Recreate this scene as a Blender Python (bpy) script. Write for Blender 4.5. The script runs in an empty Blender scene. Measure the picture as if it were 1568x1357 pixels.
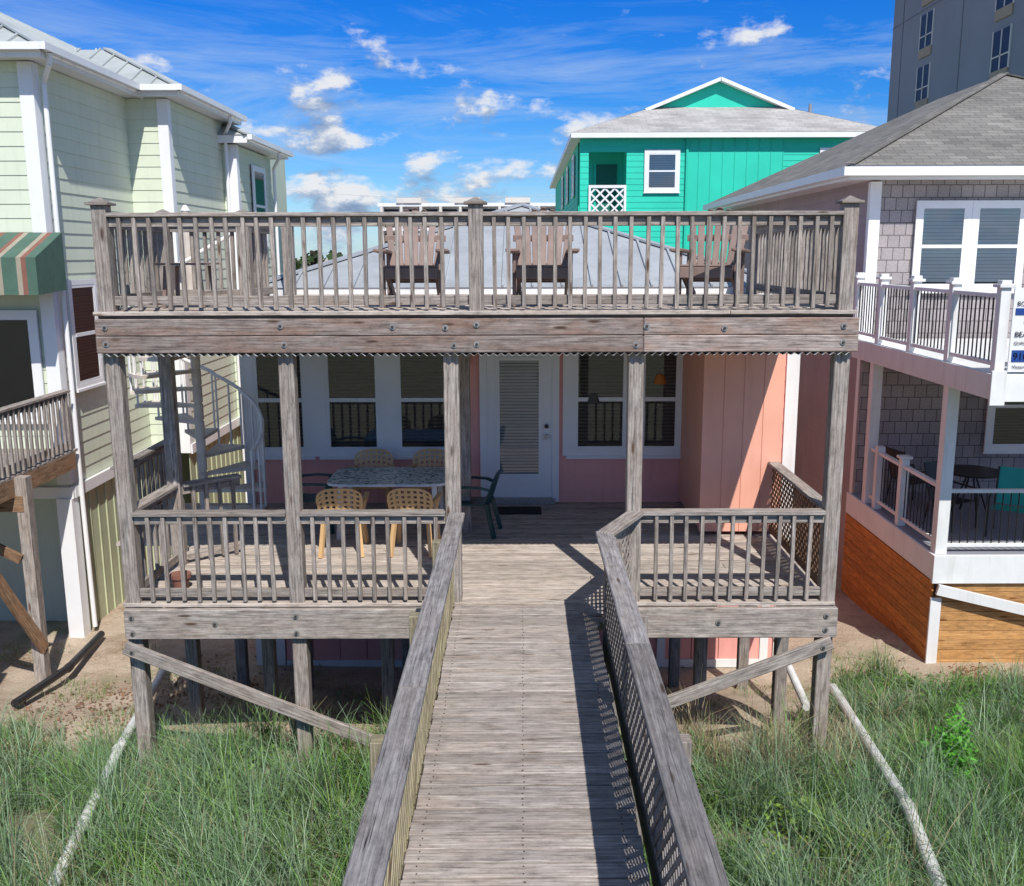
import bpy, math, random
import numpy as np
from mathutils import Vector, Matrix
random.seed(11); rng=np.random.default_rng(5)
scene=bpy.context.scene
col=scene.collection
R=math.radians
# ------------------------------------------------------------------ materials
MATS={}
def nodes(name):
    m=bpy.data.materials.new(name); m.use_nodes=True
    nt=m.node_tree; b=nt.nodes['Principled BSDF']; MATS[name]=m
    return m,nt,b
def N(nt,t,**k):
    n=nt.nodes.new(t)
    for a,v in k.items():
        if a in n.inputs.keys() : n.inputs[a].default_value=v
        else: setattr(n,a,v)
    return n
def ramp(nt,src,stops,interp='LINEAR'):
    r=nt.nodes.new('ShaderNodeValToRGB'); r.color_ramp.interpolation=interp
    e=r.color_ramp.elements
    while len(e)<len(stops): e.new(0.5)
    for i,(p,c) in enumerate(stops):
        e[i].position=p; e[i].color=(c[0],c[1],c[2],1) if hasattr(c,'__len__') else (c,c,c,1)
    nt.links.new(src,r.inputs[0]); return r.outputs[0]
def mixc(nt,fac,a,b,mode='MIX'):
    m=nt.nodes.new('ShaderNodeMix'); m.data_type='RGBA'; m.blend_type=mode
    for s,v in ((0,fac),(6,a),(7,b)):
        if hasattr(v,'is_linked'): nt.links.new(v,m.inputs[s])
        else: m.inputs[s].default_value=v if s==0 else (v[0],v[1],v[2],1)
    return m.outputs[2]
def toned(nt,c):
    a=nt.nodes.new('ShaderNodeAttribute'); a.attribute_name='tone'
    return mixc(nt,1.0,c,a.outputs['Color'],'MULTIPLY')
def simple(name,c1,c2=None,scale=2.0,rough=.6,bump=0,bscale=60,metal=0,stretch=(1,1,1),dirt=None,spec=.4):
    m,nt,b=nodes(name)
    if c2 is None: c2=tuple(x*.82 for x in c1)
    tc=N(nt,'ShaderNodeTexCoord'); mp=N(nt,'ShaderNodeMapping'); mp.inputs['Scale'].default_value=stretch
    nt.links.new(tc.outputs['Object'],mp.inputs[0])
    n=N(nt,'ShaderNodeTexNoise',Scale=scale,Detail=8.0,Roughness=.62); nt.links.new(mp.outputs[0],n.inputs['Vector'])
    c=ramp(nt,n.outputs[0],[(.32,c2),(.62,c1)])
    if dirt:
        mp2=N(nt,'ShaderNodeMapping'); mp2.inputs['Scale'].default_value=(3,3,.35); nt.links.new(tc.outputs['Object'],mp2.inputs[0])
        n2=N(nt,'ShaderNodeTexNoise',Scale=2.2,Detail=9.0,Roughness=.7); nt.links.new(mp2.outputs[0],n2.inputs['Vector'])
        f=ramp(nt,n2.outputs[0],[(.5,0),(.75,.55)]); c=mixc(nt,f,c,dirt)
    c=toned(nt,c); nt.links.new(c,b.inputs['Base Color'])
    b.inputs['Roughness'].default_value=rough; b.inputs['Metallic'].default_value=metal
    b.inputs['Specular IOR Level'].default_value=spec
    if bump:
        n3=N(nt,'ShaderNodeTexNoise',Scale=bscale,Detail=4.0); nt.links.new(tc.outputs['Object'],n3.inputs['Vector'])
        bp=N(nt,'ShaderNodeBump',Strength=bump,Distance=.01); nt.links.new(n3.outputs[0],bp.inputs['Height']); nt.links.new(bp.outputs[0],b.inputs['Normal'])
    return m
def wood(name,dark,light,warm,warmf=.45,rough=.85):
    m,nt,b=nodes(name)
    uv=N(nt,'ShaderNodeUVMap')
    def mp(sx,sy):
        q=N(nt,'ShaderNodeMapping'); q.inputs['Scale'].default_value=(sx,sy,1); nt.links.new(uv.outputs[0],q.inputs[0]); return q.outputs[0]
    a=N(nt,'ShaderNodeTexNoise',Scale=1.0,Detail=10.0,Roughness=.72,Distortion=.25); nt.links.new(mp(2.2,55),a.inputs['Vector'])
    bb=N(nt,'ShaderNodeTexNoise',Scale=1.0,Detail=6.0,Roughness=.65); nt.links.new(mp(1.3,6),bb.inputs['Vector'])
    bl=N(nt,'ShaderNodeTexNoise',Scale=1.0,Detail=9.0,Roughness=.75); nt.links.new(mp(6,14),bl.inputs['Vector'])
    cr=N(nt,'ShaderNodeTexNoise',Scale=1.0,Detail=3.0,Roughness=.5,Distortion=.15); nt.links.new(mp(1.6,120),cr.inputs['Vector'])
    vo=N(nt,'ShaderNodeTexVoronoi',Scale=1.0); nt.links.new(mp(1.5,7.0),vo.inputs['Vector'])
    c=ramp(nt,a.outputs[0],[(.36,dark),(.5,tuple((x*.48+y*.52) for x,y in zip(dark,light))),(.62,light)])
    f=ramp(nt,bb.outputs[0],[(.42,0),(.66,warmf)]); c=mixc(nt,f,c,warm)
    c=mixc(nt,1.0,c,ramp(nt,bl.outputs[0],[(.32,.55),(.5,1.0),(.68,1.25)]),'MULTIPLY')
    f=ramp(nt,cr.outputs[0],[(.31,.95),(.365,0)]); c=mixc(nt,f,c,tuple(x*.2 for x in dark))
    f=ramp(nt,vo.outputs['Distance'],[(.05,.95),(.09,.65),(.13,0)]); c=mixc(nt,f,c,(dark[0]*.55,dark[1]*.36,dark[2]*.25))
    c=toned(nt,c); nt.links.new(c,b.inputs['Base Color'])
    b.inputs['Roughness'].default_value=rough; b.inputs['Specular IOR Level'].default_value=.25
    bp=N(nt,'ShaderNodeBump',Strength=.6,Distance=.006); nt.links.new(a.outputs[0],bp.inputs['Height']); nt.links.new(bp.outputs[0],b.inputs['Normal'])
    return m
def brickmat(name,c1,c2,mort,bw,bh,rough=.9,ms=.006):
    m,nt,b=nodes(name)
    uv=N(nt,'ShaderNodeUVMap'); br=N(nt,'ShaderNodeTexBrick'); nt.links.new(uv.outputs[0],br.inputs['Vector'])
    br.inputs['Scale'].default_value=1; br.inputs['Brick Width'].default_value=bw; br.inputs['Row Height'].default_value=bh
    br.inputs['Mortar Size'].default_value=ms; br.inputs['Color1'].default_value=(*c1,1); br.inputs['Color2'].default_value=(*c2,1); br.inputs['Mortar'].default_value=(*mort,1)
    n=N(nt,'ShaderNodeTexNoise',Scale=.7,Detail=6.0); nt.links.new(uv.outputs[0],n.inputs['Vector'])
    n2=N(nt,'ShaderNodeTexNoise',Scale=40.0,Detail=3.0); nt.links.new(uv.outputs[0],n2.inputs['Vector'])
    c=mixc(nt,1.0,br.outputs[0],ramp(nt,n.outputs[0],[(.3,.72),(.7,1.12)]),'MULTIPLY')
    c=mixc(nt,1.0,c,ramp(nt,n2.outputs[0],[(.3,.8),(.7,1.15)]),'MULTIPLY')
    c=toned(nt,c); nt.links.new(c,b.inputs['Base Color']); b.inputs['Roughness'].default_value=rough
    bp=N(nt,'ShaderNodeBump',Strength=.6,Distance=.01); nt.links.new(br.outputs['Fac'],bp.inputs['Height']); bp.invert=True; nt.links.new(bp.outputs[0],b.inputs['Normal'])
wood('wood_grey',(.145,.122,.108),(.45,.405,.365),(.31,.235,.185),.5)
wood('wood_deck',(.26,.22,.19),(.60,.53,.465),(.44,.34,.265),.45)
wood('wood_beam',(.12,.095,.083),(.38,.325,.295),(.25,.145,.105),.8)
wood('wood_walk',(.19,.165,.152),(.48,.435,.405),(.34,.26,.21),.5)
wood('wood_cap',(.11,.103,.103),(.31,.29,.285),(.23,.19,.165),.45)
wood('wood_brown',(.11,.065,.04),(.30,.20,.12),(.28,.14,.075))
wood('wood_mossy',(.16,.14,.085),(.38,.335,.24),(.30,.24,.10))
wood('wood_cedar',(.40,.13,.028),(.68,.28,.065),(.54,.21,.045),.5,.6)
wood('wood_cedar2',(.34,.17,.06),(.62,.35,.14),(.50,.25,.08),.5,.6)
simple('pink',(.86,.40,.345),(.79,.35,.30),1.3,.55,.08,dirt=(.62,.29,.25))
simple('peach',(.87,.43,.31),(.81,.39,.275),1.3,.55,.08,dirt=(.66,.31,.23))
simple('white',(.80,.80,.78),(.70,.70,.68),1.5,.5,dirt=(.55,.52,.48))
simple('white_clean',(.82,.82,.82),(.76,.76,.76),1.5,.4)
simple('white_gal',(.62,.63,.63),(.42,.40,.38),3,.5)
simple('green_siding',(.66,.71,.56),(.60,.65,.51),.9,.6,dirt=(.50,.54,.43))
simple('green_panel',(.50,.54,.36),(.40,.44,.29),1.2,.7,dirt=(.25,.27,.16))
simple('taupe_siding',(.38,.31,.31),(.32,.265,.265),1.2,.7,dirt=(.24,.19,.19))
simple('teal',(.022,.62,.44),(.018,.53,.375),.5,.6)
simple('teal_dark',(.010,.16,.12),(.008,.12,.09),.5,.6)
simple('metal_roof',(.42,.44,.46),(.33,.345,.36),1.5,.55,metal=.1,dirt=(.26,.27,.28))
simple('metal_roof_green',(.50,.53,.52),(.41,.44,.43),1.5,.45,metal=.15)
simple('concrete',(.27,.28,.315),(.23,.24,.27),.2,.8)
simple('concrete_line',(.17,.175,.20),(.14,.145,.16),.2,.8)
simple('tan',(.42,.33,.24),None,.5,.8)
simple('condo',(.72,.68,.63),(.62,.59,.55),.3,.8)
simple('dark',(.012,.013,.015),(.02,.02,.022),2,.6)
simple('dark_window',(.012,.03,.08),(.02,.04,.10),2,.5,spec=.2)
simple('black_metal',(.02,.02,.022),(.015,.015,.017),2,.4)
simple('blind',(.10,.098,.092),(.08,.077,.072),2,.6)
simple('blind_white',(.78,.80,.80),(.70,.72,.72),2,.6)
simple('spiral_paint',(.68,.60,.52),(.56,.47,.40),6,.6,dirt=(.42,.29,.20))
simple('spiral_white',(.82,.80,.77),(.72,.69,.65),6,.5)
simple('plastic_tan',(.66,.42,.20),(.58,.37,.17),3,.4)
simple('plastic_green',(.010,.06,.065),(.008,.045,.05),3,.35)
simple('adirondack',(.27,.185,.155),(.20,.14,.12),6,.65,dirt=(.33,.27,.24))
simple('turquoise',(.02,.42,.36),None,3,.4)
simple('pvc',(.80,.80,.79),(.60,.58,.54),4,.35,dirt=(.42,.38,.30))
simple('steel',(.45,.45,.44),(.3,.28,.26),30,.4,metal=.6)
simple('rust',(.06,.04,.03),None,30,.8)
simple('mat_rubber',(.035,.03,.028),(.02,.018,.017),30,.95)
simple('sign_blue',(.02,.07,.30),None,3,.4)
simple('lamp_shade',(.6,.20,.04),None,3,.6)
simple('awning_green',(.08,.15,.11),None,5,.85)
simple('awning_red',(.25,.11,.08),None,5,.85)
simple('awning_cream',(.36,.32,.24),None,5,.85)
brickmat('shingle_roof',(.26,.245,.22),(.17,.16,.145),(.09,.085,.08),.32,.14)
brickmat('shingle_roof_light',(.50,.48,.46),(.38,.365,.355),(.24,.23,.225),.5,.22)
brickmat('shingle_wall',(.40,.355,.35),(.34,.305,.30),(.13,.115,.11),.20,.21,ms=.007)
m,nt,b=nodes('mosaic'); tc=N(nt,'ShaderNodeTexCoord'); v=N(nt,'ShaderNodeTexVoronoi',Scale=30.0); nt.links.new(tc.outputs['Object'],v.inputs['Vector'])
nt.links.new(ramp(nt,v.outputs['Color'],[(.25,(.12,.22,.19)),(.45,(.55,.62,.58)),(.7,(.82,.82,.77))]),b.inputs['Base Color']); b.inputs['Roughness'].default_value=.35
m,nt,b=nodes('glass'); nt.nodes.remove(b); out=nt.nodes['Material Output']
tr=N(nt,'ShaderNodeBsdfTransparent'); tr.inputs[0].default_value=(.90,.94,.94,1); gl=N(nt,'ShaderNodeBsdfGlossy',Roughness=.02); fr=N(nt,'ShaderNodeFresnel',IOR=1.6)
ad=N(nt,'ShaderNodeMath'); ad.operation='ADD'; ad.inputs[1].default_value=.03; nt.links.new(fr.outputs[0],ad.inputs[0])
ms=N(nt,'ShaderNodeMixShader'); nt.links.new(ad.outputs[0],ms.inputs[0]); nt.links.new(tr.outputs[0],ms.inputs[1]); nt.links.new(gl.outputs[0],ms.inputs[2]); nt.links.new(ms.outputs[0],out.inputs[0])
# ------------------------------------------------------------------ mesh builder
def top(name):
    e=bpy.data.objects.new(name,None); e.empty_display_size=.3; col.objects.link(e); return e
FACES=[((0,1,3,2),0),((4,6,7,5),0),((0,4,5,1),1),((2,3,7,6),1),((0,2,6,4),2),((1,5,7,3),2)]
class MB:
    def __init__(s,tv=.0): s.v=[];s.f=[];s.uv=[];s.t=[];s.mi=[];s.ms=[];s.M=Matrix.Identity(4);s.tv=tv
    def mid(s,m):
        if m not in s.ms: s.ms.append(m)
        return s.ms.index(m)
    def tone(s,t):
        return t if t is not None else 1+random.uniform(-s.tv,s.tv*.8)
    def box(s,c,d,m='white',rot=None,tone=None,mi=None):
        t=s.tone(tone); base=len(s.v); c=Vector(c); k=s.mid(m)
        L=max(range(3),key=lambda i:d[i]); ou,ov=random.uniform(0,50),random.uniform(0,50)
        loc=[]
        for x in (-.5,.5):
            for y in (-.5,.5):
                for z in (-.5,.5):
                    p=Vector((x*d[0],y*d[1],z*d[2])); loc.append(p)
                    q=(rot@p) if rot is not None else p
                    s.v.append(s.M@(c+q))
        for f,a in FACES:
            s.f.append([base+i for i in f]); s.t.append(t); s.mi.append(k)
            others=[i for i in range(3) if i!=a]
            if a==L: ua,va=others; 
            else: ua=L; va=[i for i in others if i!=L][0]
            for i in f: s.uv.append((loc[i][ua]+ou,loc[i][va]+ov+(a*.37)))
    def b2(s,x0,x1,y0,y1,z0,z1,m='white',tone=None):
        s.box(((x0+x1)/2,(y0+y1)/2,(z0+z1)/2),(abs(x1-x0),abs(y1-y0),abs(z1-z0)),m,tone=tone)
    def beam(s,p0,p1,w,h,m='white',up=(0,0,1),tone=None):
        p0=Vector(p0);p1=Vector(p1); d=p1-p0; L=d.length; x=d/L; u=Vector(up)
        if abs(x.dot(u))>.99: u=Vector((0,1,0))
        y=u.cross(x).normalized(); z=x.cross(y)
        rot=Matrix((x,y,z)).transposed()
        s.box((p0+p1)/2,(L,w,h),m,rot,tone)
    def poly(s,pts,m='white',tone=None):
        pts=[Vector(p) for p in pts]; base=len(s.v); k=s.mid(m)
        u=(pts[1]-pts[0]).normalized(); n=u.cross(pts[2]-pts[0]).normalized(); w=n.cross(u)
        for p in pts: s.v.append(s.M@p); s.uv.append(((p-pts[0]).dot(u),(p-pts[0]).dot(w)))
        s.f.append(list(range(base,base+len(pts)))); s.t.append(s.tone(tone)); s.mi.append(k)
    def cyl(s,p0,p1,r,m='white',n=10,r1=None,tone=None):
        p0=Vector(p0);p1=Vector(p1); d=(p1-p0).normalized(); u=Vector((0,0,1)) if abs(d.z)<.9 else Vector((1,0,0))
        a=d.cross(u).normalized(); b=d.cross(a); r1=r if r1 is None else r1; t=s.tone(tone); k=s.mid(m); base=len(s.v)
        for P,rr in ((p0,r),(p1,r1)):
            for i in range(n):
                th=2*math.pi*i/n; s.v.append(s.M@(P+a*math.cos(th)*rr+b*math.sin(th)*rr))
        for i in range(n):
            j=(i+1)%n; s.f.append([base+i,base+j,base+n+j,base+n+i]); s.t.append(t); s.mi.append(k); s.uv+= [(0,i/n),(0,(i+1)/n),(1,(i+1)/n),(1,i/n)]
        for o in (0,n):
            s.f.append([base+o+i for i in range(n)]); s.t.append(t); s.mi.append(k); s.uv+=[(0,0)]*n
    def tube(s,pts,r,m,n=8):
        for a,b in zip(pts[:-1],pts[1:]): s.cyl(a,b,r,m,n)
    def finish(s,name,parent=None,bevel=0,loc=None):
        me=bpy.data.meshes.new(name); me.from_pydata([tuple(v) for v in s.v],[],s.f)
        for x in s.ms: me.materials.append(MATS[x])
        me.polygons.foreach_set('material_index',s.mi)
        uv=me.uv_layers.new(name='UVMap'); uv.data.foreach_set('uv',[c for p in s.uv for c in p])
        a=me.attributes.new('tone','FLOAT','FACE'); a.data.foreach_set('value',s.t)
        o=bpy.data.objects.new(name,me); col.objects.link(o)
        if parent: o.parent=parent
        if bevel:
            bm=o.modifiers.new('b','BEVEL'); bm.width=bevel; bm.segments=1; bm.limit_method='ANGLE'; bm.angle_limit=R(50)
        me.update(); return o
def lap(mb,p0,p1,z0,z1,n,step,m,out=.014):
    p0=Vector((*p0,0));p1=Vector((*p1,0));n=Vector((*n,0)); z=z0
    while z<z1-1e-3:
        zt=min(z+step,z1); o=n*out; Z=Vector((0,0,z)); T=Vector((0,0,zt))
        tn=1+random.uniform(-.02,.015)
        mb.poly([p0+o+Z,p1+o+Z,p1+n*.002+T,p0+n*.002+T],m,tn)
        mb.poly([p0+Z,p1+Z,p1+o+Z,p0+o+Z],m,tn*.9)
        z=zt
def lattice(mb,O,U,V,w,h,m,sp=.12,sw=.036,th=.007,tone=None):
    O=Vector(O);U=Vector(U).normalized();V=Vector(V).normalized();Nn=U.cross(V)
    c=-h+sp/2
    while c<w:
        a0=max(0,c);a1=min(w,h+c)
        if a1-a0>.03: mb.beam(O+U*a0+V*(a0-c)+Nn*.004,O+U*a1+V*(a1-c)+Nn*.004,sw,th,m,up=Nn)
        c+=sp
    c=sp/2
    while c<w+h:
        a0=max(0,c-h);a1=min(w,c)
        if a1-a0>.03: mb.beam(O+U*a0+V*(c-a0)-Nn*.005,O+U*a1+V*(c-a1)-Nn*.005,sw,th,m,up=Nn)
        c+=sp
def seams(mb,pts,sp,m,w=.03,h=.035):
    pts=[Vector(p) for p in pts]; u=(pts[1]-pts[0]).normalized(); n=u.cross(pts[2]-pts[0]).normalized(); v=n.cross(u)
    if n.z<0: n=-n
    q=[((p-pts[0]).dot(u),(p-pts[0]).dot(v)) for p in pts]; lo=min(a for a,b in q);hi=max(a for a,b in q)
    a=lo+sp/2
    while a<hi:
        ys=[]
        for (x0,y0),(x1,y1) in zip(q,q[1:]+q[:1]):
            if (x0-a)*(x1-a)<0: ys.append(y0+(y1-y0)*(a-x0)/(x1-x0))
        if len(ys)>=2 and max(ys)-min(ys)>.1:
            A=pts[0]+u*a+v*min(ys)+n*h*.5;B=pts[0]+u*a+v*max(ys)+n*h*.5
            mb.beam(A,B,w,h,m,up=n)
        a+=sp
def hip(mb,x0,x1,y0,y1,z,sl,m,seam=None,fascia='white',fh=.16,soffit=True):
    W=x1-x0;D=y1-y0
    if W<=D:
        h=W/2*sl; r0=(x0+W/2,y0+W/2,z+h); r1=(x0+W/2,y1-W/2,z+h)
        fs=[[(x0,y0,z),(x1,y0,z),r0],[(x1,y0,z),(x1,y1,z),r1,r0],[(x1,y1,z),(x0,y1,z),r1],[(x0,y1,z),(x0,y0,z),r0,r1]]
    else:
        h=D/2*sl; r0=(x0+D/2,y0+D/2,z+h); r1=(x1-D/2,y0+D/2,z+h)
        fs=[[(x0,y0,z),(x1,y0,z),r1,r0],[(x1,y0,z),(x1,y1,z),r1],[(x1,y1,z),(x0,y1,z),r0,r1],[(x0,y1,z),(x0,y0,z),r0]]
    for f in fs:
        mb.poly(f,m)
        if seam: seams(mb,f,seam,m)
    for a,b in (((x0,y0),(r0)),((x1,y0),(r0 if W<=D else r1))):
        mb.beam((a[0],a[1],z+.02),(b[0],b[1],b[2]+.02),.16,.03,m)
    if fascia:
        mb.b2(x0+.02,x1-.02,y0+.02,y0+.06,z-fh,z-.004,fascia); mb.b2(x0+.02,x1-.02,y1-.06,y1-.02,z-fh,z-.004,fascia)
        mb.b2(x0+.02,x0+.06,y0+.065,y1-.065,z-fh,z-.004,fascia); mb.b2(x1-.06,x1-.02,y0+.065,y1-.065,z-fh,z-.004,fascia)
        if soffit: mb.poly([(x0+.06,y0+.06,z-fh+.02),(x0+.06,y1-.06,z-fh+.02),(x1-.06,y1-.06,z-fh+.02),(x1-.06,y0+.06,z-fh+.02)],fascia)
def WM(x,y,z,face='-Y'):
    if face=='-Y': r=Matrix.Identity(3)
    elif face=='+X': r=Matrix(((0,-1,0),(1,0,0),(0,0,1)))
    elif face=='-X': r=Matrix(((0,1,0),(-1,0,0),(0,0,1)))
    return Matrix.Translation((x,y,z))@r.to_4x4()
def window(mb,M,w,h,trim=.09,bl='blind',bsp=.05,mid=True,tm='white_clean',sash=.045,bh=1.0,closed=False):
    old=mb.M; mb.M=M
    mb.b2(-trim,w+trim,-.05,-.012,-trim,0,tm);mb.b2(-trim,w+trim,-.05,-.012,h,h+trim,tm)
    mb.b2(-trim,0,-.05,-.012,0,h,tm);mb.b2(w,w+trim,-.05,-.012,0,h,tm)
    mb.b2(-trim-.02,w+trim+.02,-.075,-.04,-trim-.03,-trim+.01,tm)
    mb.b2(0,w,-.0215,-.0195,0,h,'dark')
    y0,y1=-.046,-.0225
    mb.b2(0,sash,y0,y1,0,h,tm);mb.b2(w-sash,w,y0,y1,0,h,tm);mb.b2(sash,w-sash,y0,y1,0,sash,tm);mb.b2(sash,w-sash,y0,y1,h-sash,h,tm)
    if mid: mb.b2(sash,w-sash,y0-.008,y1,h/2-.028,h/2+.028,tm)
    if bl:
        z=h-sash-.01
        while z>h*(1-bh)+sash:
            if closed: mb.box((w/2,-.029,z),(w-2*sash,.003,bsp*.93),bl,rot=Matrix.Rotation(R(8),3,'X'))
            else: mb.box((w/2,-.029,z),(w-2*sash,.004,bsp*.62),bl,rot=Matrix.Rotation(R(20),3,'X'))
            z-=bsp
    mb.poly([(sash,-.036,sash),(w-sash,-.036,sash),(w-sash,-.036,h-sash),(sash,-.036,h-sash)],'glass')
    mb.M=old
def rail(mb,p0,p1,zf,ht,sp,n,m,mc,bal=.038,capw=.14):
    p0=Vector((*p0,0));p1=Vector((*p1,0));n=Vector((*n,0)).normalized(); L=(p1-p0).length; d=(p1-p0)/L
    Z=lambda z:Vector((0,0,z))
    mb.beam(p0+Z(zf+ht-.019),p1+Z(zf+ht-.019),capw,.038,mc)
    mb.beam(p0+Z(zf+ht-.086),p1+Z(zf+ht-.086),.038,.09,m)
    mb.beam(p0+Z(zf+.10),p1+Z(zf+.10),.038,.09,m)
    k=int(L/sp); o=(L-(k-1)*sp)/2
    for i in range(k):
        a=o+i*sp+random.uniform(-.008,.008); c=p0+d*a+n*(.020+bal/2)
        tl=random.uniform(-.009,.009)
        mb.beam(c+Z(zf+.022+random.uniform(-.012,.012)),c+d*tl+Z(zf+ht-.042),bal,bal,m,up=tuple(n))
# ------------------------------------------------------------------ ground
def sm(a,b,x): 
    t=np.clip((x-a)/(b-a),0,1); return t*t*(3-2*t)
def gz(x,y):
    x=np.asarray(x,float);y=np.asarray(y,float)
    z=.57*(1-sm(9.6,13.4,y))+.28*(1-sm(5.5,9.5,y))
    z=z+.28*sm(3.4,5.6,x)*sm(10,12.5,y)*(1-sm(13,18,y))
    near=(1-sm(16,26,np.abs(x)))*(1-sm(16,22,y))*sm(-20,-6,y)
    z=z+near*(.05*np.sin(x*1.3+.5*y)+.04*np.sin(2.1*y+x*.7)+.02*np.sin(5*x)*np.cos(4.3*y))*(1-.6*sm(10.5,13,y))
    return z
xs=np.concatenate([[-1500,-500,-150,-60,-30],np.arange(-16,16.01,.2),[30,60,150,500,1500]])
ys=np.concatenate([[-1500,-400,-100,-30,-12],np.arange(-4,20.01,.2),[30,60,120,300,700,1500]])
X,Y=np.meshgrid(xs,ys); Zg=gz(X,Y); nx,ny=len(xs),len(ys)
vv=np.stack([X.ravel(),Y.ravel(),Zg.ravel()],1)
ff=[(j*nx+i,j*nx+i+1,(j+1)*nx+i+1,(j+1)*nx+i) for j in range(ny-1) for i in range(nx-1)]
me=bpy.data.meshes.new('ground'); me.from_pydata(vv.tolist(),[],ff)
for p in me.polygons: p.use_smooth=True
g=bpy.data.objects.new('ground',me); col.objects.link(g)
m,nt,b=nodes('sand'); geo=N(nt,'ShaderNodeNewGeometry'); 
def pn(sc,det=8.,ro=.6,st=(1,1,1)):
    mp=N(nt,'ShaderNodeMapping'); mp.inputs['Scale'].default_value=st; nt.links.new(geo.outputs['Position'],mp.inputs[0])
    n=N(nt,'ShaderNodeTexNoise',Scale=sc,Detail=det,Roughness=ro); nt.links.new(mp.outputs[0],n.inputs['Vector']); return n.outputs[0]
c=ramp(nt,pn(1.2),[(.3,(.40,.31,.225)),(.65,(.60,.49,.37))])
f1=ramp(nt,pn(.9,10.,.75),[(.46,0),(.62,.85)]); f2=ramp(nt,pn(26,6.,.8),[(.42,0),(.56,1)])
fm=N(nt,'ShaderNodeMath'); fm.operation='MULTIPLY'; nt.links.new(f1,fm.inputs[0]); nt.links.new(f2,fm.inputs[1])
c=mixc(nt,fm.outputs[0],c,(.25,.15,.095))
c=mixc(nt,ramp(nt,pn(60,3.),[(.60,0),(.66,.75)]),c,(.14,.09,.06))
c=mixc(nt,ramp(nt,pn(.55,6.,.7),[(.56,0),(.66,.5)]),c,(.16,.20,.08))
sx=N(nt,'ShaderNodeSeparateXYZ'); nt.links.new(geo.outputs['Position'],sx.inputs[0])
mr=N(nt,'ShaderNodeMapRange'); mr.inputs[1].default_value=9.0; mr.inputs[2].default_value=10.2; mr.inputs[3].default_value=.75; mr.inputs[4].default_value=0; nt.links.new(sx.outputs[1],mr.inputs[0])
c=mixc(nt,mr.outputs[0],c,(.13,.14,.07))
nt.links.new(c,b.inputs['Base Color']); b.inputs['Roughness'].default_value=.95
bp=N(nt,'ShaderNodeBump',Strength=.8,Distance=.05); nt.links.new(pn(14,8.,.7),bp.inputs['Height']); nt.links.new(bp.outputs[0],b.inputs['Normal'])
me.materials.append(m)
def G(x,y): return float(gz(x,y))
# ------------------------------------------------------------------ beach house
house=top('beach_house')
YW=13.5
mb=MB()
lap(mb,(-3.88,YW),(-.62,YW),2.5,5.35,(0,-1),.195,'pink'); lap(mb,(-.62,YW),(3.84,YW),2.5,5.35,(0,-1),.195,'pink')
lap(mb,(-3.88,26),(-3.88,YW),0,5.35,(-1,0),.195,'pink'); lap(mb,(3.84,YW),(3.84,26),0,5.35,(1,0),.195,'pink')
mb.b2(-3.87,3.83,YW+.01,26,0,5.4,'pink')
xx=-3.5
while xx<3.5:
    mb.b2(xx,xx+.385,YW-.03,YW+.005,.10,2.2,'pink',tone=random.uniform(.9,1)); mb.b2(xx+.385,xx+.40,YW-.012,YW+.005,.10,2.2,'pink',tone=.6); xx+=.40
x0,x1,y0=2.24,3.22,11.78
k=x0
while k<x1-.05:
    w=min(.245,x1-k); mb.b2(k,k+w-.006,y0,y0+.02,2.56,5.04,'peach',tone=random.uniform(.97,1.03)); k+=w
mb.b2(x0+.002,x1,y0+.010,YW-.01,2.56,5.04,'peach')
mb.b2(x0-.012,x0+.0,y0+.0,y0+.09,2.56,5.04,'peach',tone=1.03)
mb.finish('walls',house)
mb=MB()
mb.b2(-3.95,-3.83,YW-.04,YW+.08,0,5.3,'white');mb.b2(3.70,3.88,YW-.04,YW+.08,0,5.3,'white')
mb.b2(-3.66,-3.52,YW-.05,YW,0.0,2.2,'white');mb.b2(3.5,3.62,YW-.05,YW,0.0,2.2,'white');mb.b2(-3.5,3.5,YW-.055,YW-.002,-.02,.10,'white')
mb.b2(1.98,2.1,YW-.055,YW-.035,.1,2.2,'white')
mb.finish('trim',house)
mb=MB()
z0,wh=3.28,1.44
for xa,xb in ((-3.76,-3.06),(-2.76,-2.02),(-1.75,-1.03)):
    window(mb,WM(xa,YW,z0),xb-xa,wh,.10)
mb.b2(-3.06+.1,-2.76-.1,YW-.048,YW-.013,z0-.09,z0+wh+.09,'white_clean');mb.b2(-2.02+.1,-1.75-.1,YW-.048,YW-.013,z0-.09,z0+wh+.09,'white_clean')
mb.b2(-1.03+.1,-1.03+.17,YW-.048,YW-.013,z0-.09,z0+wh+.09,'white_clean')
for xa,xb in ((.74,1.46),(1.68,2.2)):
    window(mb,WM(xa,YW,z0),xb-xa,wh,.10)
mb.b2(.57,.64,YW-.048,YW-.013,z0-.09,z0+wh+.09,'white_clean')
for lx,lz in ((1.0,3.95),(1.93,4.22)):
    mb.cyl((lx,YW-.030,lz),(lx,YW-.030,lz+.13),.10,'lamp_shade' if lz>4 else 'blind',12,.05)
mb.finish('windows',house)
mb=MB()
dx0,dx1=-.50,.42
mb.b2(dx0-.10,dx0,YW-.06,YW-.012,2.52,4.64,'white_clean');mb.b2(dx1,dx1+.10,YW-.06,YW-.012,2.52,4.64,'white_clean');mb.b2(dx0-.10,dx1+.10,YW-.06,YW-.012,4.64,4.78,'white_clean')
mb.b2(dx0,dx1,YW-.035,YW-.012,2.58,4.64,'white_clean')
gx0,gx1,ga,gb=-.32,.23,2.93,4.55
mb.b2(gx0-.045,gx0,YW-.055,YW-.035,ga-.045,gb+.045,'white_clean');mb.b2(gx1,gx1+.045,YW-.055,YW-.035,ga-.045,gb+.045,'white_clean')
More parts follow.
